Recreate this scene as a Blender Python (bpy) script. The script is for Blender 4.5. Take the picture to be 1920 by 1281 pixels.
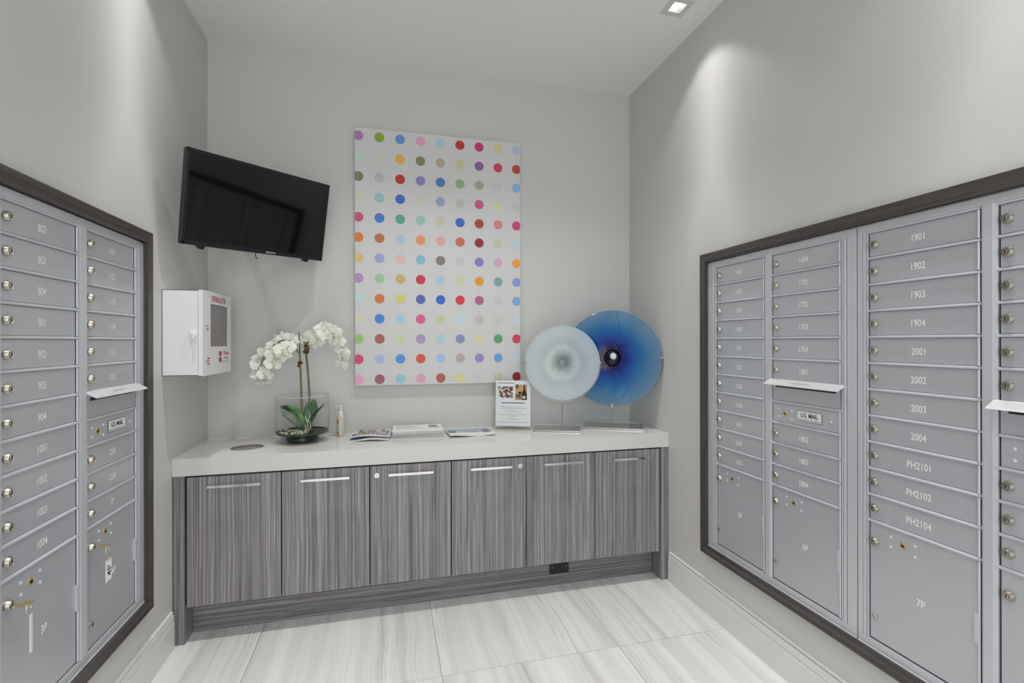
import bpy, bmesh, math, random
from mathutils import Vector, Matrix
random.seed(7)
for o in list(bpy.data.objects): bpy.data.objects.remove(o)
SC = bpy.context.scene
COL = SC.collection
W, H, YF = 2.555, 3.062, -4.6          # room width, height, open near end (back wall is y = 0)
PI = math.pi
# ---------------------------------------------------------------- camera, world, exposure
cd = bpy.data.cameras.new('camera'); cam = bpy.data.objects.new('camera', cd); COL.objects.link(cam)
cam.location = (0.9504, -3.0473, 1.395); cam.rotation_euler = (PI/2, 0.0018, -0.2506)
cd.sensor_width = 36; cd.lens = 17.326; cd.clip_start = 0.02
SC.camera = cam
wd = bpy.data.worlds.new('world'); SC.world = wd; wd.use_nodes = True
wd.node_tree.nodes['Background'].inputs[0].default_value = (0.93, 0.96, 1.0, 1)
wd.node_tree.nodes['Background'].inputs[1].default_value = 2.0
SC.view_settings.view_transform = 'Standard'; SC.view_settings.look = 'None'
SC.view_settings.gamma = 1; SC.view_settings.use_curve_mapping = False
SC.view_settings.exposure = 0.09
WASH_W, FILL_W = 54.0, 33.0             # watts: narrow downlights by the walls, wide added unseen downlights along the middle
DOWNLIGHTS = [(2.362, -0.87), (0.19, -0.87), (0.92, -0.84), (1.63, -0.84), (2.362, -2.15), (0.19, -2.15), (0.92, -2.3), (1.63, -2.3)]  # middle lamps and the near one by the lone bank are added fill light

# ---------------------------------------------------------------- helpers
def lin(h):
    h = h.lstrip('#'); r = []
    for i in (0, 2, 4):
        c = int(h[i:i+2], 16)/255
        r.append(c/12.92 if c <= .04045 else ((c+.055)/1.055)**2.4)
    return (*r, 1)
_M = {}
def pmat(name, col, rough=.5, metal=0., **kw):
    if name in _M: return _M[name]
    m = bpy.data.materials.new(name); m.use_nodes = True
    b = m.node_tree.nodes['Principled BSDF']
    b.inputs['Base Color'].default_value = lin(col) if isinstance(col, str) else col
    b.inputs['Roughness'].default_value = rough; b.inputs['Metallic'].default_value = metal
    for k, v in kw.items(): b.inputs[k].default_value = v
    _M[name] = m; return m
def ink(hexc): return pmat('print_'+hexc.lower(), hexc, .75)
class NT:
    def __init__(s, m): s.t = m.node_tree; s.b = s.t.nodes['Principled BSDF']
    def n(s, typ, **kw):
        q = s.t.nodes.new(typ)
        for k, v in kw.items():
            if k.startswith('_'): setattr(q, k[1:], v)
            else: q.inputs[k.replace('_', ' ')].default_value = v
        return q
    def l(s, a, b): s.t.links.new(a, b)
    def ramp(s, stops, interp='LINEAR'):
        q = s.t.nodes.new('ShaderNodeValToRGB'); q.color_ramp.interpolation = interp
        e = q.color_ramp.elements
        while len(e) < len(stops): e.new(.5)
        for el, (p, c) in zip(e, stops): el.position = p; el.color = lin(c) if isinstance(c, str) else (c, c, c, 1)
        return q
    def mapping(s, src, scale=(1, 1, 1), rot=(0, 0, 0), loc=(0, 0, 0)):
        q = s.t.nodes.new('ShaderNodeMapping'); q.inputs['Scale'].default_value = scale
        q.inputs['Rotation'].default_value = rot; q.inputs['Location'].default_value = loc
        s.l(src, q.inputs['Vector']); return q.outputs[0]
    def mix(s, a, b, fac, mode='MIX'):
        q = s.t.nodes.new('ShaderNodeMix'); q.data_type = 'RGBA'; q.blend_type = mode
        for sock, v in ((q.inputs[0], fac), (q.inputs[6], a), (q.inputs[7], b)):
            if hasattr(v, 'links'): s.l(v, sock)
            else: sock.default_value = v
        return q.outputs[2]
    def bump(s, h, strength=.1, dist=.002):
        q = s.t.nodes.new('ShaderNodeBump'); q.inputs['Strength'].default_value = strength; q.inputs['Distance'].default_value = dist
        s.l(h, q.inputs['Height']); s.l(q.outputs[0], s.b.inputs['Normal'])
class MB:
    """collects faces; build() links them as ONE mesh object"""
    def __init__(s): s.v = []; s.f = []; s.m = []
    def face(s, pts, m=0):
        i = len(s.v); s.v += [tuple(p) for p in pts]; s.f.append(tuple(range(i, i+len(pts)))); s.m.append(m); return s
    def box(s, x0, x1, y0, y1, z0, z1, m=0):
        i = len(s.v)
        s.v += [(x, y, z) for z in (z0, z1) for y in (y0, y1) for x in (x0, x1)]
        for q in ((0, 2, 3, 1), (4, 5, 7, 6), (0, 1, 5, 4), (2, 6, 7, 3), (0, 4, 6, 2), (1, 3, 7, 5)):
            s.f.append(tuple(i+k for k in q)); s.m.append(m)
        return s
    def prism(s, poly, axis, a, b, m=0):
        """poly = 2-D outline (counter-clockwise), extruded along axis 0/1/2 from a to b"""
        def P(u, w, t): return ((t, u, w), (u, t, w), (u, w, t))[axis]
        n = len(poly); i = len(s.v)
        s.v += [P(u, w, a) for u, w in poly] + [P(u, w, b) for u, w in poly]
        s.f.append(tuple(range(i+n-1, i-1, -1))); s.f.append(tuple(range(i+n, i+2*n))); s.m += [m, m]
        for k in range(n): s.f.append((i+k, i+(k+1) % n, i+n+(k+1) % n, i+n+k)); s.m.append(m)
        return s
    def lathe(s, prof, n=32, M=None, m=0, caps=False):
        """prof = [(r, z)]; revolved about z, then moved by matrix M"""
        M = M or Matrix(); i = len(s.v)
        for r, z in prof:
            for k in range(n):
                a = 2*PI*k/n; s.v.append(tuple(M @ Vector((r*math.cos(a), r*math.sin(a), z))))
        for j in range(len(prof)-1):
            for k in range(n):
                a, b = i+j*n+k, i+j*n+(k+1) % n; s.f.append((a, b, b+n, a+n)); s.m.append(m)
        if caps:
            s.f.append(tuple(i+k for k in range(n-1, -1, -1))); s.f.append(tuple(i+(len(prof)-1)*n+k for k in range(n))); s.m += [m, m]
        return s
    def tube(s, pts, rad, n=8, m=0, closed=False):
        pts = [Vector(p) for p in pts]; N = len(pts); i = len(s.v)
        if not hasattr(rad, '__len__'): rad = [rad]*N
        t0 = (pts[1]-pts[0]).normalized(); u = t0.orthogonal().normalized()
        for k in range(N):
            if closed: t = (pts[(k+1) % N]-pts[k-1]).normalized()
            else: t = (pts[min(k+1, N-1)]-pts[max(k-1, 0)]).normalized()
            u = (u-t*u.dot(t)).normalized(); w = t.cross(u)
            for q in range(n):
                a = 2*PI*q/n; s.v.append(tuple(pts[k]+(u*math.cos(a)+w*math.sin(a))*rad[k]))
        for k in range(N if closed else N-1):
            for q in range(n):
                a, b = i+k*n+q, i+k*n+(q+1) % n; c, d = i+((k+1) % N)*n+(q+1) % n, i+((k+1) % N)*n+q
                s.f.append((a, b, c, d)); s.m.append(m)
        if not closed:
            s.f.append(tuple(i+q for q in range(n-1, -1, -1))); s.f.append(tuple(i+(N-1)*n+q for q in range(n))); s.m += [m, m]
        return s
    def mesh(s, name, mats, smooth=False):
        me = bpy.data.meshes.new(name); me.from_pydata(s.v, [], s.f)
        for m in (mats if isinstance(mats, (list, tuple)) else [mats]): me.materials.append(m)
        me.polygons.foreach_set('material_index', s.m)
        if smooth:
            me.polygons.foreach_set('use_smooth', [True]*len(me.polygons)); me.set_sharp_from_angle(angle=math.radians(38))
        me.update(); return me
    def build(s, name, mats, parent=None, smooth=False, bevel=0, loc=None, rot=None):
        return link(name, s.mesh(name, mats, smooth), parent, bevel, loc, rot)
def link(name, me, parent=None, bevel=0, loc=None, rot=None):
    o = bpy.data.objects.new(name, me); COL.objects.link(o)
    if parent: o.parent = parent
    if loc: o.location = loc
    if rot: o.rotation_euler = rot
    if bevel:
        md = o.modifiers.new('edge', 'BEVEL'); md.width = bevel; md.segments = 2; md.limit_method = 'ANGLE'; md.angle_limit = math.radians(40)
    return o
def tag(o, label, cat=None, group=None, kind=None):
    o['label'] = label
    if cat: o['category'] = cat
    if group: o['group'] = group
    if kind: o['kind'] = kind
    return o
def thing(name, label, cat, loc=(0, 0, 0), rot=(0, 0, 0), group=None):
    o = bpy.data.objects.new(name, None); COL.objects.link(o); o.location = loc; o.rotation_euler = rot
    o.empty_display_size = .05
    return tag(o, label, cat, group)
_TX = {}
def text_mesh(txt, height, mat, sx=.85, depth=.0, bold=0.):
    """flat lettering facing -Y, centred on the origin, cap height = height"""
    key = (txt, height, mat.name, sx, depth, bold)
    if key in _TX: return _TX[key]
    cu = bpy.data.curves.new('lettering', 'FONT'); cu.body = txt; cu.align_x = 'CENTER'; cu.align_y = 'CENTER'
    cu.size = height/.7; cu.extrude = depth; cu.resolution_u = 3; cu.offset = bold
    o = bpy.data.objects.new('lettering', cu)
    me = bpy.data.meshes.new_from_object(o); bpy.data.objects.remove(o)
    zs = [v.co.y for v in me.vertices]; xs = [v.co.x for v in me.vertices]
    cz = (max(zs)+min(zs))/2; cx = (max(xs)+min(xs))/2
    me.transform(Matrix.Rotation(PI/2, 4, 'X') @ Matrix.Diagonal((sx, 1, 1, 1)) @ Matrix.Translation((-cx, -cz, 0)))
    me.materials.clear(); me.materials.append(mat)
    _TX[key] = me; return me

# ---------------------------------------------------------------- materials
def paint(name, col, bump=.06, scale=260, rough=.6):
    m = pmat(name, col, rough); N = NT(m); tc = N.n('ShaderNodeTexCoord')
    ns = N.n('ShaderNodeTexNoise', Scale=scale, Detail=2.); N.l(tc.outputs['Object'], ns.inputs['Vector'])
    n2 = N.n('ShaderNodeTexNoise', Scale=1.7, Detail=3.); N.l(tc.outputs['Object'], n2.inputs['Vector'])
    c = lin(col); d = tuple(x*.965 for x in c[:3])+(1,)
    N.l(N.mix(d, c, n2.outputs[0]), N.b.inputs['Base Color']); N.bump(ns.outputs[0], bump, .0015)
    return m
M_WALL = paint('wall_paint', '#CDCCC8', .16, 200)
M_CEIL = paint('ceiling_paint', '#ECEBE8', .03, 300)
M_TRIMW = paint('baseboard_paint', '#E3E2DF', .01, 300, .4)
M_JOINT = pmat('tile_joint', '#8D8984', .9)
def make_tile():
    m = pmat('veined_stone', '#D5D3D0', .22); N = NT(m)
    tc = N.n('ShaderNodeTexCoord'); oi = N.n('ShaderNodeObjectInfo')
    add = N.n('ShaderNodeVectorMath', _operation='MULTIPLY_ADD')
    N.l(oi.outputs['Random'], add.inputs[0]); add.inputs[1].default_value = (31, 17, 5); N.l(tc.outputs['Object'], add.inputs[2])
    # veins run along Y, wandering slowly in X
    wob = N.n('ShaderNodeTexNoise', Scale=2.2, Detail=2.); N.l(add.outputs[0], wob.inputs['Vector'])
    w2 = N.n('ShaderNodeVectorMath', _operation='MULTIPLY_ADD'); N.l(wob.outputs['Color'], w2.inputs[0]); w2.inputs[1].default_value = (.05, 0, 0); N.l(add.outputs[0], w2.inputs[2])
    v1 = N.mapping(w2.outputs[0], (17, .42, 1)); n1 = N.n('ShaderNodeTexNoise', Scale=1., Detail=5., Roughness=.62); N.l(v1, n1.inputs['Vector'])
    r1 = N.ramp([(.26, '#C2BEBA'), (.40, '#D8D6D3'), (.52, '#E0DFDD'), (.68, '#EAE9E7')]); N.l(n1.outputs[0], r1.inputs[0])
    v2 = N.mapping(w2.outputs[0], (34, .28, 1), loc=(4, 2, 0)); n2 = N.n('ShaderNodeTexNoise', Scale=1., Detail=3., Roughness=.5); N.l(v2, n2.inputs['Vector'])
    r2 = N.ramp([(.480, 1.), (.492, .55), (.502, 1.)]); N.l(n2.outputs[0], r2.inputs[0])
    v3 = N.mapping(add.outputs[0], (2.4, .7, 1), loc=(1, 7, 0)); n3 = N.n('ShaderNodeTexNoise', Scale=1., Detail=2.); N.l(v3, n3.inputs['Vector'])
    r3 = N.ramp([(.40, .1), (.60, .95)]); N.l(n3.outputs[0], r3.inputs[0])
    c = N.mix(r1.outputs[0], r2.outputs[0], r3.outputs[0], 'MULTIPLY')
    N.l(c, N.b.inputs['Base Color'])
    return m
M_TILE = make_tile()
def wood(name, axis, dark, mid, light, rough=.38, scale=1.):
    """straight-grained laminate; axis = grain direction"""
    m = pmat(name, mid, rough); N = NT(m)
    tc = N.n('ShaderNodeTexCoord'); oi = N.n('ShaderNodeObjectInfo')
    add = N.n('ShaderNodeVectorMath', _operation='MULTIPLY_ADD')
    N.l(oi.outputs['Random'], add.inputs[0]); add.inputs[1].default_value = (13, 7, 19); N.l(tc.outputs['Object'], add.inputs[2])
    def sc(a, b): v = [a*scale]*3; v[axis] = b*scale; return tuple(v)
    wb = N.n('ShaderNodeTexNoise', Scale=3., Detail=1.); N.l(add.outputs[0], wb.inputs['Vector'])
    w2 = N.n('ShaderNodeVectorMath', _operation='MULTIPLY_ADD'); N.l(wb.outputs['Color'], w2.inputs[0]); w2.inputs[1].default_value = (.010, .010, .010); N.l(add.outputs[0], w2.inputs[2])
    n1 = N.n('ShaderNodeTexNoise', Scale=1., Detail=4., Roughness=.65); N.l(N.mapping(w2.outputs[0], sc(250, 1.6)), n1.inputs['Vector'])
    n2 = N.n('ShaderNodeTexNoise', Scale=1., Detail=2.); N.l(N.mapping(w2.outputs[0], sc(105, .55)), n2.inputs['Vector'])
    n3 = N.n('ShaderNodeTexNoise', Scale=1., Detail=2.); N.l(N.mapping(w2.outputs[0], sc(48, .9), loc=(9, 5, 2)), n3.inputs['Vector'])
    mx = N.n('ShaderNodeMath', _operation='MULTIPLY_ADD'); N.l(n2.outputs[0], mx.inputs[0]); mx.inputs[1].default_value = .80
    m2 = N.n('ShaderNodeMath', _operation='MULTIPLY'); N.l(n1.outputs[0], m2.inputs[0]); m2.inputs[1].default_value = .80; N.l(m2.outputs[0], mx.inputs[2])
    r = N.ramp([(.55, dark), (.80, mid), (1.05, light)]); N.l(mx.outputs[0], r.inputs[0])
    tint = N.ramp([(.38, '#B9A4A6'), (.52, '#B4B2B2'), (.66, '#A4AAB0')]); N.l(n3.outputs[0], tint.inputs[0])
    c = N.mix(r.outputs[0], tint.outputs[0], .30, 'SOFT_LIGHT')
    N.l(c, N.b.inputs['Base Color']); N.bump(n1.outputs[0], .12, .0008)
    return m
M_WOODV = wood('grey_laminate_vertical', 2, '#5A5859', '#858384', '#A9A7A7')
M_WOODH = wood('grey_laminate_horizontal', 0, '#565455', '#7E7B7C', '#9F9D9D')
M_TRIMH = wood('dark_oak_lengthwise', 0, '#2E2A28', '#443F3D', '#5C5653', .45)
M_TRIMV = wood('dark_oak_upright', 2, '#2E2A28', '#443F3D', '#5C5653', .45)
M_GAP = pmat('shadow_gap_black', '#0D0C0E', .8)
M_TOP = pmat('quartz_counter', '#D6D4D0', .12)
_N = NT(M_TOP); _tc = _N.n('ShaderNodeTexCoord'); _ns = _N.n('ShaderNodeTexNoise', Scale=420., Detail=2.); _N.l(_tc.outputs['Object'], _ns.inputs['Vector'])
_r = _N.ramp([(.35, '#CFCDC8'), (.6, '#D8D6D2')]); _N.l(_ns.outputs[0], _r.inputs[0]); _N.l(_r.outputs[0], _N.b.inputs['Base Color'])
def brushed(name, col, rough, metal, amt=.05):
    m = pmat(name, col, rough, metal); N = NT(m); tc = N.n('ShaderNodeTexCoord')
    ns = N.n('ShaderNodeTexNoise', Scale=90., Detail=3.); N.l(tc.outputs['Object'], ns.inputs['Vector'])
    mp = N.n('ShaderNodeMapRange'); N.l(ns.outputs[0], mp.inputs[0]); mp.inputs[3].default_value = rough-amt; mp.inputs[4].default_value = rough+amt
    N.l(mp.outputs[0], N.b.inputs['Roughness']); return m
M_AL = brushed('anodised_silver', '#CCCED3', .40, .38)
M_ALD = brushed('anodised_silver_door', '#BFC1C6', .34, .40)
M_HOOD = pmat('satin_aluminium_hood', '#DCDDE0', .4, .4)
M_DGAP = pmat('mailbox_shadow_gap', '#2A2B2F', .8)
M_NUM = pmat('engraved_number', '#F2F3F4', .6)
M_CHROME = pmat('chrome', '#E6E4E0', .12, 1.)
M_NICKEL = pmat('nickel_lock', '#BDB8AB', .27, 1.)
M_BRASS = pmat('brass', '#D6BC84', .32, .9)
M_DARK = pmat('dark_slot', '#090909', .6)
M_WHITE = pmat('white_powder_coat', '#E9E9EA', .35)
M_PLATE = pmat('label_plate', '#DFE1E3', .5)
M_BLACKP = pmat('black_plastic', '#0B0B0D', .3)
M_SCREEN = pmat('black_screen_glass', '#020203', .06)
M_BEZEL = pmat('bezel_gloss', '#15161B', .25)
M_RED = pmat('red_print', '#B3344A', .6)
M_CANVAS = paint('white_canvas', '#D3D3D2', .08, 900, .8)
def clear_glass(name, tint, gloss=1.0, base=.02, power=4.):
    """thin clear glass: looks through, mirrors more at grazing angles"""
    m = bpy.data.materials.new(name); m.use_nodes = True; t = m.node_tree; t.nodes.clear()
    out = t.nodes.new('ShaderNodeOutputMaterial'); tr = t.nodes.new('ShaderNodeBsdfTransparent'); gl = t.nodes.new('ShaderNodeBsdfGlossy')
    tr.inputs[0].default_value = lin(tint); gl.inputs['Roughness'].default_value = .03
    lw = t.nodes.new('ShaderNodeLayerWeight'); lw.inputs[0].default_value = .5
    pw = t.nodes.new('ShaderNodeMath'); pw.operation = 'POWER'; pw.inputs[1].default_value = power; t.links.new(lw.outputs['Facing'], pw.inputs[0])
    ma = t.nodes.new('ShaderNodeMath'); ma.operation = 'MULTIPLY_ADD'; ma.inputs[1].default_value = .55; ma.inputs[2].default_value = base; t.links.new(pw.outputs[0], ma.inputs[0])
    mx = t.nodes.new('ShaderNodeMixShader'); t.links.new(ma.outputs[0], mx.inputs[0]); t.links.new(tr.outputs[0], mx.inputs[1]); t.links.new(gl.outputs[0], mx.inputs[2])
    t.links.new(mx.outputs[0], out.inputs[0]); return m
M_GLASS = clear_glass('clear_glass', '#FFFFFF', base=.004, power=4.)
M_ACRYL = clear_glass('clear_acrylic', '#FEFFFE', base=.006)
M_WINDOW = pmat('hazy_acrylic_window', '#A8A2A3', .15, Alpha=.42)  # grey colour paints in the pane's reflection along with its frosted haze

# ---------------------------------------------------------------- room shell
def struct(name, mb, mat, label, bevel=0, parent=None):
    o = mb.build(name, mat, parent, bevel=bevel)
    if not parent: o['kind'] = 'structure'; o['label'] = label
    return o
floor = struct('floor', MB().box(-.1, W+.1, YF, .1, -.08, -.0025), M_JOINT, 'pale veined stone tile floor with thin dark joints')
xs = [0, .371, 1.175, 1.98, W]; ys = [0, -.375, -.985, -1.595, -2.205, -2.815, -3.425, -4.035, YF]
for j in range(len(ys)-1):
    for i in range(4):
        g = .0011
        MB().box(xs[i]+g, xs[i+1]-g, ys[j+1]+g, ys[j]-g, -.0024, 0).build('tile', M_TILE, floor)
struct('wall_back', MB().box(-.1, W+.1, 0, .1, -.08, H+.1), M_WALL, 'pale grey back wall above the long counter')
struct('wall_left', MB().box(-.1, 0, YF, 0, -.08, H+.1), M_WALL, 'pale grey wall carrying the mailboxes numbered from 802')
struct('wall_right', MB().box(W, W+.1, YF, 0, -.08, H+.1), M_WALL, 'pale grey wall carrying the two mailbox banks')
# ceiling with square openings for the downlights
def ceiling():
    hs = .036; xsb = sorted({0-.1, W+.1} | {x+s for x, y in DOWNLIGHTS for s in (-hs, hs)}); ysb = sorted({YF, .1} | {y+s for x, y in DOWNLIGHTS for s in (-hs, hs)})
    mb = MB()
    for a, b in zip(xsb, xsb[1:]):
        for c, d in zip(ysb, ysb[1:]):
            mx, my = (a+b)/2, (c+d)/2
            if any(abs(mx-x) < hs and abs(my-y) < hs for x, y in DOWNLIGHTS): continue
            mb.face([(a, c, H), (a, d, H), (b, d, H), (b, c, H)])
    mb.face([(-.1, YF, H+.1), (W+.1, YF, H+.1), (W+.1, .1, H+.1), (-.1, .1, H+.1)])
    return mb
struct('ceiling', ceiling(), M_CEIL, 'plain pale grey ceiling with small square downlights')
bp = [(0, 0), (.016, 0), (.016, .119), (.0105, .1205), (.0105, .1225), (.0145, .125), (.0140, .154), (.0035, .156), (.0035, .1615), (.0120, .163), (.0100, .168), (0, .168)]
struct('baseboard_left', MB().prism(bp, 1, -.492, YF), M_TRIMW, 'white moulded baseboard below the mailboxes numbered from 802')
struct('baseboard_right', MB().prism([(W-u, z) for u, z in bp], 1, YF, -.492), M_TRIMW, 'white moulded baseboard below the two mailbox banks')

# recessed square downlights, some of them added out of view
M_LAMP = bpy.data.materials.new('lamp_lens'); M_LAMP.use_nodes = True
_b = M_LAMP.node_tree.nodes['Principled BSDF']; _b.inputs['Emission Color'].default_value = (1, .98, .95, 1); _b.inputs['Emission Strength'].default_value = 6
M_DLTRIM = pmat('downlight_trim', '#CFCECB', .5); M_DLIN = pmat('downlight_recess', '#A9A9A6', .5)
dl_mesh = {}
for k, (x, y) in enumerate(DOWNLIGHTS):
    t = thing('recessed_downlight', ['small square recessed downlight near the wall above mailboxes 1401 to 1804', 'square recessed downlight above the television corner', 'added unseen square downlight above the orchid half of the counter',
        'added unseen square downlight above the glass disc half of the counter', 'square recessed downlight above the mailbox bank with the penthouse numbers', 'added unseen square downlight above the lone mailbox bank with two keys',
        'added unseen mid-room square downlight on the side with the lone mailbox bank', 'added unseen mid-room square downlight on the side with two mailbox banks'][k], 'downlight', (x, y, H), group='recessed ceiling downlights')
    if not dl_mesh:
        f = MB(); a, b = .062, .034
        for s1, s2 in (((-a, -a), (a, -a)), ((a, -a), (a, a)), ((a, a), (-a, a)), ((-a, a), (-a, -a))):
            q1 = (s1[0]*b/a, s1[1]*b/a); q2 = (s2[0]*b/a, s2[1]*b/a)
            f.face([(*s1, -.0035), (*q1, -.003), (*q2, -.003), (*s2, -.0035)]); f.face([(*s1, 0), (*s1, -.0035), (*s2, -.0035), (*s2, 0)])
            f.face([(*q1, -.003), (q1[0]*.85, q1[1]*.85, .03), (q2[0]*.85, q2[1]*.85, .03), (*q2, -.003)], 1)
        dl_mesh['trim'] = f.mesh('trim_ring', [M_DLTRIM, M_DLIN])
        c = .034*.85; dl_mesh['lens'] = MB().face([(-c, -c, .022), (-c, c, .022), (c, c, .022), (c, -c, .022)]).mesh('lens', M_LAMP)
        dl_mesh['can'] = MB().box(-.045, .045, -.045, .045, .031, .095).mesh('lamp_housing', M_DLIN)
    link('trim_ring', dl_mesh['trim'], t); link('lens', dl_mesh['lens'], t)
    ld = bpy.data.lights.new('downlight_beam', 'SPOT'); mid = .5 < x < 2; ld.energy = FILL_W if mid else WASH_W; ld.spot_size = math.radians(105 if mid else 112); ld.spot_blend = 1.0 if mid else .25; ld.shadow_soft_size = .025; ld.color = (1, .99, .965)
    if not mid:
        # photometric distribution of the narrow wall-side lamps: bright core, dimmer spill, cut off near 47 degrees
        ld.use_nodes = True; t_ = ld.node_tree; em_ = t_.nodes['Emission']; tc_ = t_.nodes.new('ShaderNodeTexCoord'); sp_ = t_.nodes.new('ShaderNodeSeparateXYZ')
        t_.links.new(tc_.outputs['Normal'], sp_.inputs[0])
        def mth(op, a, b=None):
            q = t_.nodes.new('ShaderNodeMath'); q.operation = op
            for sock, v in ((q.inputs[0], a), (q.inputs[1], b)):
                if v is None: continue
                if hasattr(v, 'links'): t_.links.new(v, sock)
                else: sock.default_value = v
            return q.outputs[0]
        cs_ = mth('ABSOLUTE', sp_.outputs[2]); sn2 = mth('SUBTRACT', 1.0, mth('MULTIPLY', cs_, cs_)); s_ = mth('SQRT', mth('MAXIMUM', sn2, .0506))
        core = mth('DIVIDE', mth('POWER', .225, 2.3), mth('POWER', s_, 2.3))
        mr = t_.nodes.new('ShaderNodeMapRange'); mr.interpolation_type = 'SMOOTHSTEP'; t_.links.new(cs_, mr.inputs[0]); mr.inputs[1].default_value = .66; mr.inputs[2].default_value = .77
        t_.links.new(mth('MULTIPLY', core, mr.outputs[0]), em_.inputs[1])
    lo = bpy.data.objects.new('downlight_beam', ld); COL.objects.link(lo); lo.parent = t; lo.location = (0, 0, -.012)

# ---------------------------------------------------------------- mailbox banks
PITCH = .0889; ZT = 1.764
def lock_mesh():
    Rx = Matrix.Rotation(PI/2, 4, 'X')      # lathe axis towards -Y
    mb = MB().lathe([(.0140, 0), (.0140, .004), (.0128, .006), (.0118, .010), (.0104, .0125), (.0088, .0125), (.0080, .0112), (.0066, .0112), (.0060, .0132), (.0004, .0136)], 20, Rx)
    mb.box(-.0010, .0010, -.0141, -.012, -.0042, .0042, 1)
    return mb.mesh('lock', [M_NICKEL, M_DARK], True)
LOCK = lock_mesh()
def keyway_mesh():
    Rx = Matrix.Rotation(PI/2, 4, 'X')
    mb = MB().lathe([(.0105, 0), (.0105, .002), (.0098, .0026), (.0090, .0018), (.0003, .0018)], 20, Rx)
    mb.box(-.0055, .0055, -.0032, -.001, -.0012, .0012, 1).box(-.0012, .0030, -.0032, -.001, -.0045, .002, 1)
    return mb.mesh('keyway', [M_BRASS, M_DARK], True)
KEYWAY = keyway_mesh()
RIVET = MB().lathe([(.0050, 0), (.0046, .0018), (.0030, .0030), (.0002, .0034)], 12, Matrix.Rotation(PI/2, 4, 'X')).mesh('rivet', M_HOOD, True)
CAM_SCREW = MB().lathe([(.0095, 0), (.0095, .005), (.0078, .0068), (.0002, .0070)], 16, Matrix.Rotation(PI/2, 4, 'X')).mesh('fixing_bolt', M_NICKEL, True)
_cache = {}
def door_mesh(w, z0, z1):
    key = (round(w, 4), round(z1-z0, 4))
    if key not in _cache:
        h = z1-z0
        _cache[key] = MB().box(0, w, -.0050, -.0005, 0, h).mesh('door', M_ALD)
    return _cache[key]
def mailbox_bank(label, loc, rz, w1, w2, mull, edge_l, edge_r, nums1, nums2, parcels):
    """front faces local -Y, origin at wall surface, floor level, left edge of the bank"""
    t = thing('mailbox_bank', label, 'mailboxes', loc, (0, 0, rz), 'wall banks of apartment mailboxes')
    Z0 = .389; total = edge_l+w1+mull+w2+edge_r
    MB().box(.003, total-.003, -.0012, -.0002, .352, 1.790).build('back_panel', M_DGAP, t)
    x1 = edge_l; x2 = edge_l+w1+mull
    # outer frame: flat flange with a stepped inner lip
    fr = MB()
    fr.box(.001, total-.001, -.009, -.0005, ZT+.003, 1.792).build('top_flange', M_AL, t, bevel=.0015)
    MB().prism([(-.0005, .350), (-.0005, Z0-.005), (-.009, Z0-.005), (-.009, .356), (-.0125, .356), (-.0125, .350)], 0, .001, total-.001).build('bottom_flange', M_AL, t, bevel=.0012)
    fl = MB().box(.001, edge_l*.50, -.009, -.0005, Z0-.005, ZT+.003).box(edge_l*.56, edge_l*.80, -.011, -.0005, Z0-.005, ZT+.003).box(edge_l*.84, edge_l-.002, -.0095, -.0005, Z0-.005, ZT+.003)
    fl.build('side_stile', M_AL, t, bevel=.0012)
    xr = x2+w2
    fl = MB().box(xr+edge_r*.40, total-.001, -.009, -.0005, Z0-.005, ZT+.003).box(xr+edge_r*.18, xr+edge_r*.36, -.011, -.0005, Z0-.005, ZT+.003).box(xr+.002, xr+edge_r*.14, -.0095, -.0005, Z0-.005, ZT+.003)
    fl.build('side_stile', M_AL, t, bevel=.0012)
    MB().prism([(x1+w1+.003, -.0005), (x1+w1+.003, -.0095), (x1+w1+.009, -.0115), (x2-.012, -.0125), (x2-.006, -.0105), (x2-.002, -.0095), (x2-.002, -.0005)], 2, Z0-.005, ZT+.003).build('centre_mullion', M_AL, t, bevel=.001)
    def rail(x, w, z):
        key = ('rail', round(w, 4))
        if key not in _cache:
            _cache[key] = MB().prism([(-.0005, -.0042), (-.0100, -.0042), (-.0122, -.0020), (-.0118, .0012), (-.0062, .0042), (-.0005, .0042)], 0, 0, w).mesh('rail', M_AL, True)
        link('rail', _cache[key], t, loc=(x, 0, z))
    def hinge(x, z0, z1):
        key = ('hinge', round(z1-z0, 4))
        if key not in _cache: _cache[key] = MB().lathe([(.0036, 0), (.0036, z1-z0)], 10, caps=True).mesh('hinge_bead', M_AL, True)
        link('hinge_bead', _cache[key], t, loc=(x, -.0075, z0))
    def door(x, w, i, num, locked=True):
        z1, z0 = ZT-PITCH*i-.0052, ZT-PITCH*(i+1)+.0052
        d = link('door', door_mesh(w-.012, z0, z1), t, .001, loc=(x+.0025, 0, z0))
        hinge(x+w-.0045, z0, z1)
        h = z1-z0
        if locked: link('lock', LOCK, d, loc=(.017, -.005, h*.50), rot=(0, random.uniform(-.2, .2), 0))
        if num: link('door_number', text_mesh(num, .0215, M_NUM, .76, bold=.0004), d, loc=((w-.012)*.50, -.0056, h*.47))
        return d
    for i, n in enumerate(nums1): door(x1, w1, i, n)
    for i in range(12): rail(x1-.004, w1+.005, ZT-PITCH*i)
    for i, n in enumerate(nums2[0]): door(x2, w2, i, n)
    for i in list(range(6))+[6, 7, 8, 9, 10, 11]:
        if i != 6: rail(x2-.004, w2+.005, ZT-PITCH*i)
    for i, n in enumerate(nums2[1]): door(x2, w2, 8+i, n)
    # outgoing mail slot under a sloping hood
    zs = ZT-PITCH*6
    d = MB().box(0, w2-.006, -.0065, -.0005, 0, PITCH-.006).build('slot_panel', M_ALD, t, bevel=.001, loc=(x2+.002, 0, zs-PITCH+.0045))
    sl = MB().box(.018, w2-.024, -.0072, -.0060, 0, .011).build('mail_slot', M_DARK, d, loc=(0, 0, PITCH-.0335))
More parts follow.
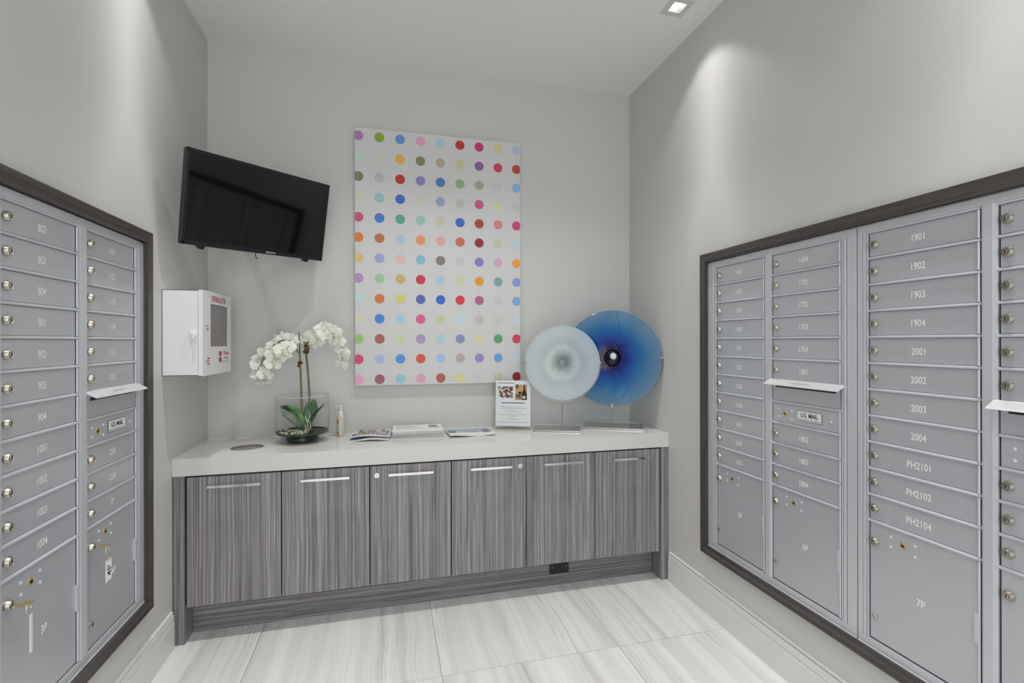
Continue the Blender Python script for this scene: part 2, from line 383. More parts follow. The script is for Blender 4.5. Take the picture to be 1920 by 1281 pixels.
    hd = MB().prism([(-.001, .006), (-.011, .006), (-.013, .003), (-.040, -.0125), (-.043, -.0175), (-.040, -.0180), (-.012, -.0035), (-.001, -.002)], 0, -.012, w2+.014)
    hd = hd.build('mail_slot_hood', M_HOOD, t, bevel=.0008, loc=(x2, 0, zs-.001))
    a = math.atan2(.0155, .027)
    link('hood_lettering', text_mesh('OUTGOING MAIL SLOT', .0062, pmat('hood_ink', '#5F6166', .6), .95), hd, loc=(w2*.50, -.0268, -.0045), rot=(-(PI/2-a), 0, 0))
    # carrier access door with the mail plate
    z1, z0 = ZT-PITCH*7-.0052, ZT-PITCH*8+.0052; h = z1-z0
    d = link('door', door_mesh(w2-.012, z0, z1), t, .001, loc=(x2+.0025, 0, z0)); hinge(x2+w2-.0045, z0, z1)
    link('keyway', KEYWAY, d, loc=(.062, -.005, h*.47))
    for rx, rz_ in ((.030, .66), (.030, .27), (.098, .66), (.098, .22), (.282, .45)): link('rivet', RIVET, d, loc=(rx, -.005, h*rz_))
    pl = MB().box(-.058, .058, -.0064, -.005, -.0205, .0205, 1).box(-.0566, .0566, -.0068, -.0063, -.0191, .0191, 0)
    pl.box(-.0566, .0566, -.0070, -.0068, -.0118, -.0110, 1)
    for q in range(22): pl.box(-.052+q*.0048, -.0485+q*.0048, -.0070, -.0068, -.0168, -.0145, 1)
    pl.build('mail_plate', [M_PLATE, ink('#2B2C30')], d, loc=(.185, 0, h*.50))
    link('plate_lettering', text_mesh('U.S. MAIL', .0165, ink('#222327'), .84, bold=.0006), d, loc=(.185, -.0072, h*.50+.0045))
    # parcel compartments
    for (x, w, n) in ((x1, w1, parcels[0]), (x2, w2, parcels[1])):
        z1, z0 = ZT-PITCH*11-.0052, Z0
        d = link('door', door_mesh(w-.012, z0, z1), t, .001, loc=(x+.0025, 0, z0)); h = z1-z0
        hinge(x+w-.0045, z0, z1)
        d['label'] = 'tall parcel compartment door'
        MB().box(-.008, .0055, -.0115, -.0045, 0, .082).build('hinge_plate', M_AL, d, bevel=.001, loc=(w-.010, 0, .162))
        link('lock', LOCK, d, loc=(.018, -.005, h-.062)); link('fixing_bolt', CAM_SCREW, d, loc=(.018, -.005, .075))
        link('keyway', KEYWAY, d, loc=(.108, -.005, h-.042))
        for rx, rz_ in ((.070, .028), (.070, .060), (.146, .028), (.146, .062)): link('rivet', RIVET, d, loc=(rx, -.005, h-rz_))
        if n: link('door_number', text_mesh(n, .023, M_NUM, .80, bold=.0005), d, loc=((w-.012)*.52, -.0056, h*.49))
    return t
N = lambda a, b: [f'{f}{k:02d}' for f in range(a, b) for k in range(1, 5)]
n14 = N(14, 19); n8 = N(8, 13)[1:]
BANK_R1 = mailbox_bank('silver mailbox bank with apartments 1401 to 1804 beside the blue glass disc', (W, -.850, 0), -PI/2, .320, .328, .044, .072, .062, n14[:11], (n14[11:17], n14[17:20]), ('5P', '6P'))
BANK_R2 = mailbox_bank('silver mailbox bank with apartments 1901 to 2104, closest to the camera', (W, -1.6785, 0), -PI/2, .327, .330, .042, .041, .075, N(19, 21)+['PH2101', 'PH2102', 'PH2104'], (['']*6, ['']*3), ('7P', ''))
BANK_L = mailbox_bank('silver mailbox bank with apartments 802 to 1204 beside the defibrillator box', (0, -1.580, 0), PI/2, .322, .323, .048, .060, .074, n8[:11], (n8[11:17], n8[17:19]+['SP']), ('3P', '4P'))

# dark wood surrounds round the banks: four rails each, mitred
def surround(name, loc, rz, x0, x1, z0, z1, label):
    t = bpy.data.objects.new(name, None); COL.objects.link(t); t.location = loc; t.rotation_euler = (0, 0, rz); t['kind'] = 'structure'; t['label'] = label
    wd = .043; d = .026
    def mit(a, b, c, e):
        i = [(p[0], -d, p[1]) for p in (a, b, c, e)]; j = [(p[0], -.0005, p[1]) for p in (a, b, c, e)]
        mb = MB().face(i)
        for k in range(4): mb.face([i[k], j[k], j[(k+1) % 4], i[(k+1) % 4]])
        return mb
    O = [(x0, z0), (x1, z0), (x1, z1), (x0, z1)]; I = [(x0+wd, z0+wd), (x1-wd, z0+wd), (x1-wd, z1-wd), (x0+wd, z1-wd)]
    for k in range(4):
        q = (k+1) % 4
        mit(O[k], O[q], I[q], I[k]).build('rail', (M_TRIMH, M_TRIMV)[k % 2], t)
surround('trim_1', (W, -.812, 0), -PI/2, 0, 1.757, .3095, 1.8395, 'dark oak surround framing the two mailbox banks numbered 1401 to 2104')
surround('trim_2', (0, -1.625, 0), PI/2, 0, .902, .3095, 1.8395, 'dark oak surround framing the mailbox bank numbered 802 to 1204')

# ---------------------------------------------------------------- base cabinet, counter, outlet
D = .476; ZU = .777
cab = thing('base_cabinet', 'long grey wood-grain cabinet with six doors under the pale counter', 'cabinet', (0, 0, 0))
MB().box(.006, .050, -D+.002, -.004, 0, ZU-.001).build('end_panel', M_WOODV, cab, bevel=.001)
MB().box(2.506, W-.006, -D+.002, -.004, 0, ZU-.001).build('end_panel', M_WOODV, cab, bevel=.001)
MB().box(.051, 2.505, -D+.024, -.004, .170, ZU-.001).build('carcass', M_GAP, cab)
MB().box(.051, 2.505, -.372, -.352, 0, .169).build('toe_kick', M_WOODH, cab, bevel=.001)
dx = [.0585, .462, .871, 1.281, 1.686, 2.090, 2.498]
HANDLES = [(.160, .369), (.548, .780), (.960, 1.187), (1.374, 1.606), (1.777, 2.012), (2.187, 2.425)]
for i in range(6):
    a, b = dx[i]+.0025, dx[i+1]-.0025
    d = MB().box(a, b, -D, -D+.020, .171, ZU-.008).build('door', M_WOODV, cab, bevel=.0012)
    hx = (HANDLES[i][0]+HANDLES[i][1])/2; hw = .112
    hz = .727
    hm = MB().box(hx-hw, hx+hw, -D-.034, -D-.026, hz-.006, hz+.006)
    for s in (-1, 1): hm.box(hx+s*(hw-.006)-.005, hx+s*(hw-.006)+.005, -D-.027, -D+.001, hz-.005, hz+.005)
    hm.build('handle', M_CHROME, d, bevel=.001)
    if i in (2, 3):
        lx = .905 if i == 2 else 1.653
        lm = MB().lathe([(.0135, 0), (.0135, .004), (.0120, .0055), (.0070, .0055), (.0062, .0070), (.0003, .0072)], 20, Matrix.Rotation(PI/2, 4, 'X')).box(-.001, .001, -.0078, -.006, -.004, .004, 1)
        lm.build('cabinet_lock', [M_CHROME, M_DARK], d, True, loc=(lx, -D, .722))
# counter slab with a round waste opening
HX, HY, HR = .264, -.275, .0775
def counter():
    bm = bmesh.new(); z1, z0 = .858, .777; x0, x1, y0, y1 = .001, W-.001, -D-.002, -.001
    n = 48; ring = [(HX+HR*math.cos(2*PI*k/n), HY+HR*math.sin(2*PI*k/n)) for k in range(n)]
    for z in (z1, z0):
        vo = [bm.verts.new((x, y, z)) for x, y in ((x0, y0), (x1, y0), (x1, y1), (x0, y1))]; vi = [bm.verts.new((x, y, z)) for x, y in ring]
        es = [bm.edges.new((vo[k], vo[(k+1) % 4])) for k in range(4)] + [bm.edges.new((vi[k], vi[(k+1) % n])) for k in range(n)]
        bmesh.ops.triangle_fill(bm, use_beauty=True, edges=es)
        if z == z1: to, ti = vo, vi
        else:
            for k in range(4): bm.faces.new((to[k], to[(k+1) % 4], vo[(k+1) % 4], vo[k]))
            for k in range(n): bm.faces.new((ti[k], vi[k], vi[(k+1) % n], ti[(k+1) % n]))
    bmesh.ops.recalc_face_normals(bm, faces=bm.faces)
    me = bpy.data.meshes.new('countertop'); bm.to_mesh(me); bm.free(); me.materials.append(M_TOP); return me
ct = tag(link('countertop', counter()), 'thick pale grey quartz countertop running along the back wall', 'countertop')
MB().lathe([(HR-.0006, .0795), (HR-.003, .0795), (HR-.003, .070), (.0005, .069)], 48).build('opening_disc', pmat('opening_grey', '#8A8583', .55), ct, True, loc=(HX, HY, ZU))  # flat grey disc closes the opening, standing in for its inside
MB().box(.002, W-.002, -.006, -.0015, .858, .8605).build('sealant_bead', pmat('sealant', '#E4E3E0', .4), ct)
ol = thing('electrical_outlet', 'small black outlet plate on the cabinet toe kick', 'outlet', (1.911, -.372, .102))
MB().box(-.058, .058, -.006, -.0004, -.037, .037).build('cover_plate', M_BLACKP, ol, bevel=.002)
for s in (-.042, .042): MB().lathe([(.0035, 0), (.003, .001), (.0002, .0012)], 10, Matrix.Rotation(PI/2, 4, 'X')).build('screw', M_NICKEL, ol, loc=(s, -.006, .0))

# ---------------------------------------------------------------- dotted canvas
art = thing('wall_art', 'tall white canvas printed with rows of coloured dots', 'wall art', (.775, -.001, 1.136))
AW, AH, AD = 1.002, 1.515, .035
MB().box(0, AW, -AD, 0, 0, AH).build('canvas', M_CANVAS, art, bevel=.003)
DOTS = '''A678A4 86A03C 5C8FC4 D69BB8 9FC4CB B53A32 C2356E CDBE8E AEB6C8
B5D3C6 C9C9BC DDA94B 84845C B0A388 C3C38A 875E93 C9405A AE4A36
7B7D62 ADB4B1 B63A38 8C7FB5 5179B4 86AC7C 98A489 C0C1BF 82AFCF
C8CAB4 96B9BE 4268B8 C6C6B6 93A2BF B6BBB2 C35880 CBCBA0 BDBDBD
BF5A74 4A79BE 5A9E8E 92BFAE C2BEA4 4169B8 9F4B40 D08080 C84378
D2793E B5704F A9BBCF DB9068 D3A299 BC7056 90323E BFBFA8 B4C8D4
D2B57A 98A0CC D6B0B2 83B4C8 817977 BCBEBE 8779B8 CB9EBC DF9A3E
A88BB5 98BF96 BFA86F BE4248 A3BED4 BFC5A0 D9943F 7A9E9A 8295CC
B5D0D2 CC7548 C6C56E 5A69AE 3C67B8 CC3F46 AA6482 BDBFBD 78A4CC
CFC9B9 4F82C8 A4C3D6 D25E92 BCC299 BAC8D2 BEB0AC C3BFBC BFCBD8
94BC76 A4635A C2CBA8 A592B5 A6C4CE 858AB8 CFC8A0 60996A CB4456
CC5078 A9B2CE 5B8FD0 CB5C4A 9BBAD8 B3A1A3 9684BE 6A9AD2 BACCD4
DE9FBB 96606E 8EBCC8 D49DB4 A9604F D2C88E C2C3C1 BBC49A 8A2420'''
for j, row in enumerate(DOTS.split('\n')):
    for i, c in enumerate(row.split()):
        x = .0205+.1195*i; z = (2.6015-1.136)-.1190*j; R = .0285
        pts = [(min(max(x+R*math.cos(2*PI*k/28), .0015), AW-.0015), -AD-.0004, z+R*math.sin(2*PI*k/28)) for k in range(28)]
        m = pmat('dot_'+c, tuple(min(1, q*1.14) for q in lin(c)[:3])+(1,), .8)
        MB().face(pts).build('printed_dot', m, art)

# ---------------------------------------------------------------- television on a corner bracket
tvc = Vector((.371, -.416, 2.033))
tv = thing('television', 'black flat television tilted downwards in the wall corner', 'television', tvc)
tv.rotation_mode = 'QUATERNION'
tv.rotation_quaternion = (Matrix.Rotation(.737, 3, 'Z') @ Matrix.Rotation(.2136, 3, 'X') @ Matrix.Rotation(-.026, 3, 'Y')).to_quaternion()
w, h = .350, .205
MB().box(-w, w, .002, .030, -h, h).build('casing', M_BLACKP, tv, bevel=.004)
bz = MB(); e = .0135
for a in ((-w, w, h-e, h), (-w, w, -h, -h+e*1.5), (-w, -w+e, -h, h), (w-e, w, -h, h)): bz.box(a[0], a[1], -.004, .003, a[2], a[3])
bz.build('bezel', M_BEZEL, tv, bevel=.0012)
MB().box(-w+e, w-e, -.0015, .002, -h+e*1.5, h-e).build('screen', M_SCREEN, tv)
MB().prism([(-.24, -.12), (.24, -.12), (.21, .12), (-.21, .12)], 1, .030, .058).build('rear_housing', M_BLACKP, tv, bevel=.01)
link('maker_lettering', text_mesh('SAMSUNG', .0075, pmat('logo_silver', '#C8CACE', .4, .3), 1.0, bold=.0003), tv, loc=(.055, -.0045, -h+.0105))
for x in (-.285, .235): MB().prism([(x, 0), (x+.035, 0), (x+.030, -.014), (x+.012, -.014)], 1, -.001, .022).build('stand_mount', M_BLACKP, tv, loc=(0, 0, -h))
MB().tube([(0, .035, -h+.02), (.0, .032, -h-.012), (.004, .030, -h-.026), (.012, .028, -h-.030)], .0022, 6).build('cable', M_BLACKP, tv, True)
# bracket arm from the back of the set into the corner
Rq = tv.rotation_quaternion.to_matrix().inverted()
def loc_of(p): return Rq @ (Vector(p)-tvc)
A, Bp = Vector((0, .058, 0)), loc_of((.14, -.02, 2.06))
br = MB().tube([A, A+Vector((0, .06, 0)), (A+Bp)/2+Vector((.02, .05, 0)), Bp], .016, 10)
br.build('bracket_arm', M_BLACKP, tv, True)
pl = MB(); c = loc_of((.14, -.011, 2.06)); 
pts = [loc_of((.14+dx_, dy, 2.06+dz)) for dz in (-.11, .11) for dy in (-.022, -.0006) for dx_ in (-.045, .045)]
pl.v = [tuple(p) for p in pts]
for q in ((0, 2, 3, 1), (4, 5, 7, 6), (0, 1, 5, 4), (2, 6, 7, 3), (0, 4, 6, 2), (1, 3, 7, 5)): pl.f.append(q); pl.m.append(0)
pl.build('wall_plate', M_BLACKP, tv)

# ---------------------------------------------------------------- defibrillator box on the wall (front faces +X)
df = thing('defibrillator_box', 'white metal defibrillator cabinet with a window, mounted on the wall', 'defibrillator cabinet', (0, -.371, 1.246), (0, 0, PI/2))
hw, hh, dp = .207, .380, .160
sh = MB().box(-hw, hw, -.003, -.0008, 0, hh)
for a in ((-hw, -hw+.0022, 0, hh), (hw-.0022, hw, 0, hh), (-hw, hw, 0, .0022), (-hw, hw, hh-.0022, hh)): sh.box(a[0], a[1], -dp+.018, -.001, a[2], a[3])
sh.build('case', M_WHITE, df)
wx0, wx1, wz0, wz1 = -.105, .148, .128, .328
dr = MB()
for a in ((-hw, wx0, -.004, hh+.004), (wx1, hw, -.004, hh+.004), (wx0, wx1, -.004, wz0), (wx0, wx1, wz1, hh+.004)): dr.box(a[0], a[1], -dp, -dp+.002, a[2], a[3])
for a in ((-hw, -hw+.002, -.004, hh+.004), (hw-.002, hw, -.004, hh+.004), (-hw, hw, -.004, -.002), (-hw, hw, hh+.002, hh+.004)): dr.box(a[0], a[1], -dp+.002, -dp+.019, a[2], a[3])
door = dr.build('door', M_WHITE, df)
MB().box(wx0-.004, wx1+.004, -dp+.002, -dp+.0045, wz0-.004, wz1+.004).build('window_pane', M_WINDOW, door)
link('door_lettering', text_mesh('DEFIBRILLATOR', .026, M_RED, .80, bold=.0008), door, loc=(.012, -dp-.0004, .353))
em = MB()
for k, (cx_, cz_) in enumerate(((.032, .093), (.032, .064))):
    pts = [(-.019, -.012), (.019, -.012), (.019, .006), (.013, .013), (.004, .010), (-.004, .010), (-.013, .013), (-.019, .006)] if k == 0 else [(-.019, -.010), (-.010, -.015), (.010, -.015), (.019, -.010), (.019, .012), (.008, .012), (0, .004), (-.008, .012), (-.019, .012)]
    em.face([(cx_+a, -dp-.0004, cz_+b) for a, b in pts])
em.build('red_emblem', M_RED, door)
link('supplier_lettering', text_mesh('CPR Savers', .017, M_RED, .78, bold=.0005), door, loc=(.120, -dp-.0004, .094))
link('supplier_lettering', text_mesh('First Aid Supply', .009, ink('#55525A'), .8), door, loc=(.118, -dp-.0004, .069))
MB().box(.066, .172, -dp-.0005, -dp-.0002, .053, .0555).box(.066, .142, -dp-.0005, -dp-.0002, .046, .0485).build('fine_print', ink('#A9A6AC'), door)
st = MB()
st.face([(-.172, -dp-.0004, .062), (-.158, -dp-.0004, .054), (-.158, -dp-.0004, .070)])
for q, zq in enumerate((.074, .062, .048)): st.box(-.150, -.118-.008*(q % 2), -dp-.0005, -dp-.0002, zq-.003, zq+.003)
for zq in (.222, .208): st.box(-.166, -.132, -dp-.0005, -dp-.0002, zq-.0025, zq+.0025)
st.build('red_instructions', M_RED, door)
lt = MB().box(-hw-.010, -hw-.0005, -dp+.020, -dp+.052, .176, .198).box(-hw-.018, -hw-.008, -dp+.026, -dp+.040, .160, .192)
lt.build('latch', M_WHITE, df, bevel=.002)
# the red carrying case inside
bag = thing('defibrillator_bag', 'red padded bag behind the window of the white cabinet', 'bag', (.078, -.372, 1.2505))
MB().prism([(-.060, 0), (.064, 0), (.064, .21), (.05, .245), (-.05, .245), (-.060, .21)], 1, -.045, .045).build('pouch', pmat('red_nylon', '#C23A34', .7), bag, bevel=.014)
MB().tube([(0, -.022, .244), (0, -.018, .262), (0, 0, .268), (0, .018, .262), (0, .022, .244)], .005, 8).build('handle', pmat('bag_strap', '#7F7C7B', .7), bag, True)

# ---------------------------------------------------------------- keys left in the parcel locks
def key_set(label, loc, tagged):
    t = thing('key', label, 'key', loc, (0, 0, PI/2), 'keys hanging from parcel locks')
    bow = MB().prism([(-.0125, -.040), (.0125, -.040), (.0145, -.034), (.0145, -.020), (.008, -.0125), (.0045, -.0115), (.0045, -.002), (-.0045, -.002), (-.0045, -.0115), (-.008, -.0125), (-.0145, -.020), (-.0145, -.034)], 2, -.0011, .0011)
    bow.build('blade', M_BRASS, t, bevel=.0004)
    rg = [(.009*math.cos(a)-.001, -.034, -.012+.013*math.sin(a)) for a in [2*PI*k/18 for k in range(18)]]
    MB().tube(rg, .0009, 6, closed=True).build('ring', M_CHROME, t, True)
    return t
k1 = key_set('brass key with a white handwritten tag in the 4P parcel lock', (.0192, -1.1279, .7188), True)
MB().box(-.018, .018, -.0025, .0, -.072, .0).build('tag', pmat('tag_plastic', '#D7D7DC', .35), k1, bevel=.001, loc=(.002, -.035, -.046))
MB().box(-.013, .013, -.0032, -.0026, -.066, -.008).build('tag_paper', pmat('tag_paper', '#EDEDF0', .7), k1, loc=(.002, -.035, -.046))
link('tag_writing', text_mesh('4P', .024, ink('#2C2C33'), 1.1, bold=.0003), k1, loc=(.002, -.0384, -.082), rot=(0, -PI/2, 0))
MB().tube([(-.001, -.034, -.024), (.001, -.035, -.034), (.002, -.036, -.047)], .0022, 6).build('tag_loop', M_BRASS, k1, True)
k2 = key_set('brass key with a clear edge-on tag in the 3P parcel lock', (.0192, -1.4995, .7188), False)
k2.rotation_euler = (0, 0, PI/2)
MB().box(-.0050, .0050, -.0375, -.0345, -.100, .0).build('tag', pmat('tag_clear', '#D9DADE', .3), k2, bevel=.001, loc=(.004, 0, -.030))

# ---------------------------------------------------------------- glass vase and orchid
VX, VY, ZC = .512, -.180, .858
vz = thing('glass_vase', 'clear cylindrical glass vase with dark green glass foot', 'vase', (VX, VY, ZC))
MB().lathe([(.0005, .0008), (.080, .0008), (.090, .004), (.094, .012), (.098, .030), (.137, .046), (.137, .247), (.1345, .2475), (.1345, .050)], 56).build('body', M_GLASS, vz, True)
MB().tube([(.1362*math.cos(2*PI*k/64), .1362*math.sin(2*PI*k/64), .2475) for k in range(64)], .0016, 6, closed=True).build('rim', pmat('glass_rim', '#B9C2BE', .1), vz, True)
M_GREEN = pmat('green_glass', '#0E2A18', .08); 
M_GRDISC = clear_glass('pale_green_glass', '#A9BFA6')
MB().lathe([(.0005, .003), (.070, .003), (.082, .008), (.084, .020), (.080, .030), (.0005, .031)], 48).build('foot', M_GREEN, vz, True)
MB().lathe([(.080, .0315), (.100, .036), (.133, .049), (.134, .055), (.131, .0565)], 56).build('dish_rim', pmat('green_rim_glass', '#23402A', .08), vz, True)
MB().lathe([(.0005, .0500), (.128, .0540), (.1335, .0535)], 56).build('dish', M_GRDISC, vz, True)
orc = thing('orchid', 'white moth orchid with two arching flower sprays in the glass vase', 'orchid', (VX, VY, ZC+.052))
cs, sn = math.cos(.2506), math.sin(.2506); CP = Vector((.9504, -3.0473, 1.395))
def vp(px, py, dy=0.):
    """point on the plant's own upright plane (through the vase axis, shifted back by dy) in the plant's coordinates"""
    u = (px-960)/924.07; v = -(py-639.6)/924.07
    d = Vector((u*cs+sn, -u*sn+cs, v)); s = (VY+dy-CP.y)/d.y
    return CP+d*s-Vector((VX, VY, ZC+.052))
def spline(pts, n=8):
    P = [Vector(p) for p in pts]; P = [P[0]*2-P[1]]+P+[P[-1]*2-P[-2]]; out = []
    for k in range(1, len(P)-2):
        for q in range(n):
            t = q/n; a, b, c, d = P[k-1:k+3]
            out.append(.5*((2*b)+(c-a)*t+(2*a-5*b+4*c-d)*t*t+(3*b-a-3*c+d)*t**3))
    return out+[P[-2]]
def taper(n, a, b): return [a+(b-a)*k/(n-1) for k in range(n)]
M_STEM = pmat('orchid_stem', '#63663F', .5); M_STAKE = pmat('stake', '#4A4736', .6); M_BERRY = pmat('russet_tie', '#5E2A1C', .7)
sp = spline([vp(566, 806), vp(565, 740), vp(563, 690), vp(562, 664), vp(557, 656), vp(548, 644, -.01), vp(530, 637, -.02), vp(508, 650, -.03), vp(492, 675, -.03), vp(485, 705, -.03)])
MB().tube(sp, taper(len(sp), .0058, .0022), 8).build('stem', M_STEM, orc, True)
sp = spline([vp(583, 806, .01), vp(580, 740, .01), vp(577, 690, .01), vp(574, 655, .01), vp(577, 640, .01), vp(590, 626, 0), vp(608, 618, 0), vp(624, 630, 0), vp(634, 650, 0), vp(640, 675, 0)])
MB().tube(sp, taper(len(sp), .0058, .0020), 8).build('stem', M_STEM, orc, True)
sp = [vp(568, 806, .012), vp(565, 720, .012), vp(560.5, 621, .012)]; MB().tube(sp, [.004, .0035, .0026], 7).build('stake', M_STAKE, orc, True)
sp = [vp(585, 806, .022), vp(579, 720, .022), vp(570.5, 636, .022)]; MB().tube(sp, [.004, .0035, .0026], 7).build('stake', M_STAKE, orc, True)
for c, nn in ((vp(563, 681, -.002), 9), (vp(574.5, 652, .008), 13)):
    mb = MB()
    for q in range(nn):
        p = c+Vector((random.uniform(-.011, .011), random.uniform(-.008, .008), random.uniform(-.014, .014) if nn < 12 else random.uniform(-.024, .022)))
        mb.lathe([(.0005, -.007), (.005, -.004), (.006, 0), (.004, .005), (.0005, .009)], 6, Matrix.Translation(p) @ Matrix.Rotation(random.uniform(-1.4, 1.4), 4, 'X') @ Matrix.Rotation(random.uniform(-1.4, 1.4), 4, 'Y'))
    mb.build('tie', M_BERRY, orc)
def leaf(name, pts, wmax, mat, twist, fold=.25, power=.8):
    C = spline(pts, 5); n = len(C); mb = MB(); rows = []
    for k, p in enumerate(C):
        t = k/(n-1); tg = (C[min(k+1, n-1)]-C[max(k-1, 0)]).normalized()
        side = (Vector(twist)-tg*Vector(twist).dot(tg)).normalized(); nr = tg.cross(side)
        ww = wmax*.5*(math.sin(PI*min(.985, .10+.88*t))**power)
        rows.append([p+side*ww*a+nr*ww*fold*abs(a) for a in (-1, -.5, 0, .5, 1)])
    i = 0
    for r in rows: mb.v += [tuple(q) for q in r]
    for k in range(n-1):
        for q in range(4): mb.f.append((k*5+q, k*5+q+1, (k+1)*5+q+1, (k+1)*5+q)); mb.m.append(0)
    o = mb.build(name, mat, orc, True); md = o.modifiers.new('thick', 'SOLIDIFY'); md.thickness = .0016; return o
def leafmat(nm, a, b):
    m = pmat(nm, a, .35); Q = NT(m); tc = Q.n('ShaderNodeTexCoord'); ns = Q.n('ShaderNodeTexNoise', Scale=38., Detail=3.); Q.l(tc.outputs['Object'], ns.inputs['Vector'])
    r = Q.ramp([(.35, a), (.7, b)]); Q.l(ns.outputs[0], r.inputs[0]); Q.l(r.outputs[0], Q.b.inputs['Base Color']); return m
LG = leafmat('leaf_green', '#3C6B3A', '#5C8A52'); LD = leafmat('leaf_dark_green', '#14301D', '#234A2C'); LU = leafmat('leaf_underside', '#5E6B58', '#7C8574'); LT = leafmat('leaf_teal', '#2B5B42', '#4A7F5E')
leaf('leaf', [vp(566, 800, -.01), vp(558, 782, -.02), vp(547, 768, -.03), vp(530, 760, -.03)], .060, LG, (.3, -.3, 1), .3)
leaf('leaf', [vp(563, 800, -.03), vp(552, 786, -.05), vp(538, 775, -.06), vp(526, 765, -.06)], .042, LU, (.6, .4, .9), .2)
leaf('leaf', [vp(549, 772, -.01), vp(540, 766, -.035), vp(532, 763, -.05), vp(526, 760, -.055)], .034, LD, (.2, .2, 1), .2)
leaf('leaf', [vp(562, 796, .02), vp(556, 780, .03), vp(550, 768, .035), vp(543, 759, .035)], .030, LD, (.6, .2, .7), .2)
leaf('leaf', [vp(572, 800, .02), vp(579, 780, .03), vp(586, 765, .04), vp(589, 746, .04)], .062, LT, (1, .2, .3), .2)
leaf('leaf', [vp(577, 798, -.02), vp(586, 781, -.04), vp(597, 769, -.05), vp(609, 756, -.05)], .036, LD, (.2, .9, .7), .25)
leaf('leaf', [vp(568, 802, -.02), vp(565, 790, -.03), vp(562, 780, -.03), vp(560, 772, -.02)], .040, LG, (1, 0, .2), .2)
leaf('leaf', [vp(575, 800, 0), vp(574, 785, 0), vp(575, 770, .005), vp(577, 752, .01)], .034, LT, (1, .1, 0), .2)
MR = pmat('aerial_root', '#CBD0A8', .6)
for pts in ([(570, 812), (577, 800), (576, 790), (580, 780), (579, 771)], [(573, 812), (580, 803), (582, 796), (578, 786)], [(568, 811), (573, 802), (571, 795)], [(577, 790), (573, 784), (573, 778)]):
    sp = spline([vp(a, b, -.045) for a, b in pts], 5); MB().tube(sp, taper(len(sp), .0028, .0018), 6).build('root', MR, orc, True)
sp = MB()
for q in range(70):
    a = random.uniform(PI*.75, PI*1.55); r = random.uniform(.02, .115)
    p = Vector((r*math.cos(a), r*math.sin(a), random.uniform(.001, .008)))
    sp.lathe([(.0004, -.004), (.007, -.002), (.008, .001), (.0004, .005)], 6, Matrix.Translation(p) @ Matrix.Rotation(random.uniform(-.6, .6), 4, 'X'))
o = sp.build('moss', pmat('pale_moss', '#A9AC8E', .9), orc); o['kind'] = 'stuff'
# blossoms
M_PETAL = pmat('white_petal', '#E9EADF', .6); M_PETAL.node_tree.nodes['Principled BSDF'].inputs['Subsurface Weight'].default_value = .0
M_LIP = pmat('yellow_green_lip', '#D9DBA8', .6)
def blossom_mesh(seed):
    R = random.Random(seed); mb = MB()
    def petal(ang, L, wd, curl, lift):
        n = 6; base = len(mb.v)
        for k in range(n):
            t = k/(n-1); ww = wd*.5*math.sin(PI*(.12+.84*t)**.9)
            for a in (-1, -.5, 0, .5, 1):
                x = a*ww; r = .004+L*t; yy = -lift*t-curl*t*t+abs(a)**2*ww*.25+R.uniform(-.001, .001)
                ca, sa = math.cos(ang), math.sin(ang); mb.v.append((r*ca-x*sa, yy, r*sa+x*ca))
        for k in range(n-1):
            for q in range(4): mb.f.append((base+k*5+q, base+k*5+q+1, base+(k+1)*5+q+1, base+(k+1)*5+q)); mb.m.append(0)
    for a in (PI/2, PI/2+2.15, PI/2-2.15): petal(a+R.uniform(-.1, .1), .043, .032, R.uniform(-.006, .01), -.002)
    for a in (.12, PI-.12): petal(a+R.uniform(-.1, .1), .046, .058, R.uniform(-.012, .004), .004)
    mb.lathe([(.0005, 0), (.006, .004), (.007, .010), (.004, .016), (.0005, .018)], 8, Matrix.Translation((0, -.002, -.006)) @ Matrix.Rotation(PI/2+.5, 4, 'X'), 1)
    return mb.mesh('flower', [M_PETAL, M_LIP], True)
BL = [blossom_mesh(s) for s in range(5)]
FL = [(551, 640), (543, 637), (533, 634), (541, 648), (526, 642), (530, 655), (519, 640), (512, 650), (523, 667), (534, 664), (505, 655), (513, 662), (497, 661), (512, 680), (519, 678), (488, 672), (498, 675), (504, 688), (494, 698), (486, 684), (489, 706), (499, 702), (481, 699), (495, 712),
      (578, 634), (587, 630), (584, 640), (594, 622), (596, 636), (603, 616), (611, 613), (613, 624), (620, 617), (625, 624), (631, 630), (635, 639), (629, 640), (640, 651), (645, 662), (641, 668), (647, 676), (640, 682)]
for k, (px, py) in enumerate(FL):
    dy = random.uniform(-.05, .03)
    edge = 1 if px > 630 else 0
    rz = random.uniform(-.5, .6)+(-.9 if edge else 0)+(.5 if px < 500 else 0)
    s = random.uniform(.80, 1.05)*(.85 if py > 690 or px > 636 else 1)
    o = link('flower', BL[k % 5], orc, loc=vp(px, py, dy), rot=(random.uniform(-.5, .35)-(.5 if py > 700 else 0), random.uniform(-.6, .6), rz)); o.scale = (s, s, s)

